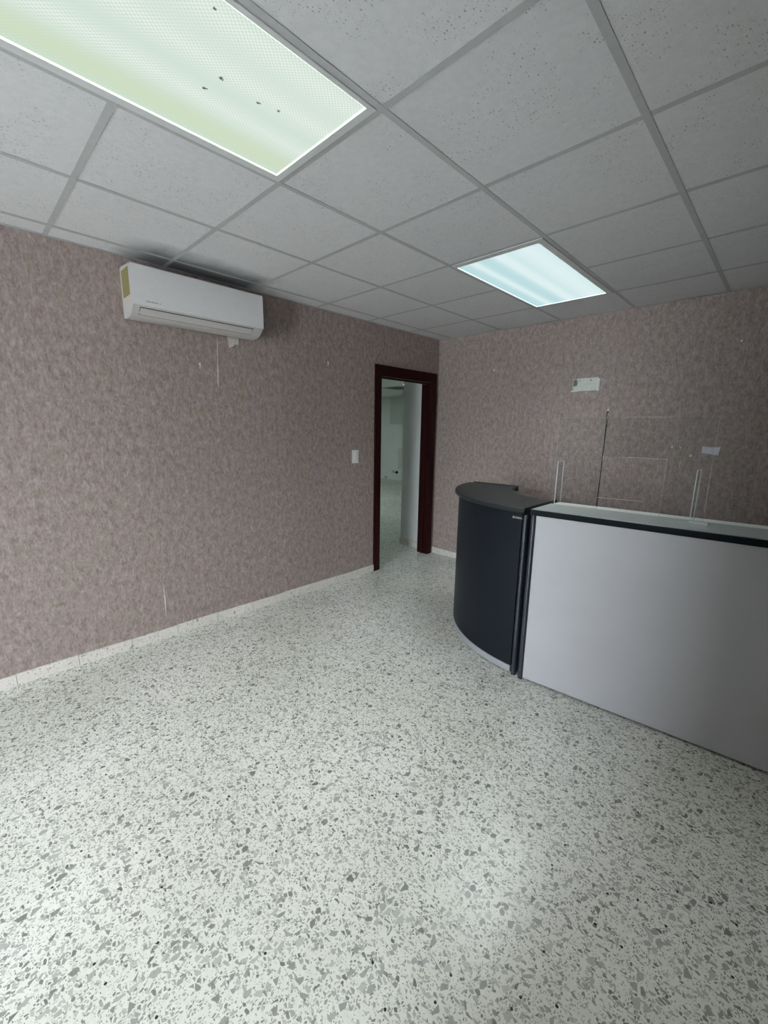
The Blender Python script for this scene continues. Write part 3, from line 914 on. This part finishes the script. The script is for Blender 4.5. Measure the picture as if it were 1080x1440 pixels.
# small badge: black plate with a silver roundel and a silver word strip
a_ = 0.074
bd = bmesh.new()
rr = 0.9152
def onarc(s, z, d):     # s = arc length to the left of the badge centre
    t_ = a_ - s / rr
    return (-(rr + d) * math.sin(t_), -(rr + d) * math.cos(t_), z)
def badge_piece(nm, pts, d0, d1, mat, par):
    return link(nm, prism_bm(pts, [], lambda u, v, d: onarc(u, v, d), d0, d1), mat, par)
zb = 1.017
pl = badge_piece('badge', [(-0.036, zb - 0.009), (0.036, zb - 0.009), (0.038, zb), (0.036, zb + 0.009), (-0.036, zb + 0.009), (-0.038, zb)], -0.001, 0.0012, M['black'], cu)
badge_piece('badge_roundel', [(-0.024 + 0.0065 * math.cos(k_ * PI / 6), zb + 0.0065 * math.sin(k_ * PI / 6)) for k_ in range(12)], 0.0011, 0.002, M['silver'], pl)
for k_ in range(6):
    x_ = -0.014 + k_ * 0.0072
    badge_piece('badge_mark', [(x_, zb - 0.0036), (x_ + 0.006, zb - 0.0036), (x_ + 0.006, zb + 0.0036), (x_, zb + 0.0036)], 0.0011, 0.0018, M['silver'], pl)

# ------------------------------------------------------------------ clear acrylic screen on the counter
sg = thing('acrylic_screen', 'clear acrylic counter screen on two fin feet standing on pale counter top', 'screen', (2.067, -1.50, ZT), 0)
sh = 0.525
def frame_pts(i):
    return [(0.0 + i, 0.0006 + i), (0.272 - i, 0.0006 + i), (0.272 - i, 0.305 + i), (0.577 + i, 0.305 + i), (0.577 + i, 0.0006 + i), (0.77 - i, 0.0006 + i), (0.77 - i, sh - i), (0.0 + i, sh - i)]
link('clear_panel', prism_bm(frame_pts(0.0035), [], lambda u, v, d: (u, d, v), -0.002, 0.002), M['acrylic'], sg)
eb = prism_bm(frame_pts(0.0), [frame_pts(0.0035)], lambda u, v, d: (u, d, v), -0.0019, 0.0019)
link('polished_edge', eb, M['acrylic_faint_edge'], sg)
def fin(x_, y0, y1, nm='foot'):
    bm_ = bmesh.new(); add_box(bm_, x_ - 0.002, x_ + 0.002, y0, y1, 0.0005, 0.262)
    f_ = link(nm, bm_, M['acrylic'], sg)
    for yy in (y0, y1):
        bm_ = bmesh.new(); add_box(bm_, x_ - 0.0022, x_ + 0.0022, yy - 0.0016, yy + 0.0016, 0.0005, 0.2625)
        link('foot_edge', bm_, M['acrylic_edge'], f_)
    bm_ = bmesh.new(); add_box(bm_, x_ - 0.0022, x_ + 0.0022, y0, y1, 0.262, 0.264)
    link('foot_edge', bm_, M['acrylic_edge'], f_)
    return f_
fin(0.035, -0.045, 0.045)
fin(0.722, -0.060, 0.060)
bm = bmesh.new(); add_box(bm, 0.7245, 0.795, -0.062, -0.012, 0.0005, 0.010)
link('foot_base', bm, M['acrylic_edge'], sg, bevel=0.001, seg=1)

# ------------------------------------------------------------------ torn white paper on the back wall
ps = bmesh.new()
nx, nz = 6, 3
grid = []
rp = random.Random(5)
for iz in range(nz + 1):
    row = []
    for ix in range(nx + 1):
        u, v = ix / nx, iz / nz
        x_ = 2.597 + 0.112 * u - 0.006 * (1 - v) * (u > 0.5) + rp.uniform(-1, 1) * 0.001
        z_ = 1.364 + 0.066 * v + 0.014 * (1 - u) * (1 - v) - 0.006 * math.sin(PI * u) * v
        y_ = -0.0035 - 0.006 * math.sin(u * 2 * PI + 0.6) ** 2 - rp.random() * 0.0015
        row.append(ps.verts.new((x_, y_, z_)))
    grid.append(row)
for iz in range(nz):
    for ix in range(nx):
        ps.faces.new((grid[iz][ix], grid[iz][ix + 1], grid[iz + 1][ix + 1], grid[iz + 1][ix]))
bmesh.ops.solidify(ps, geom=ps.faces[:], thickness=0.0008)
tag(link('paper_scrap', ps, M['paper'], smooth=True), 'small creased white paper scrap stuck on the back wall above the right counter', 'paper')
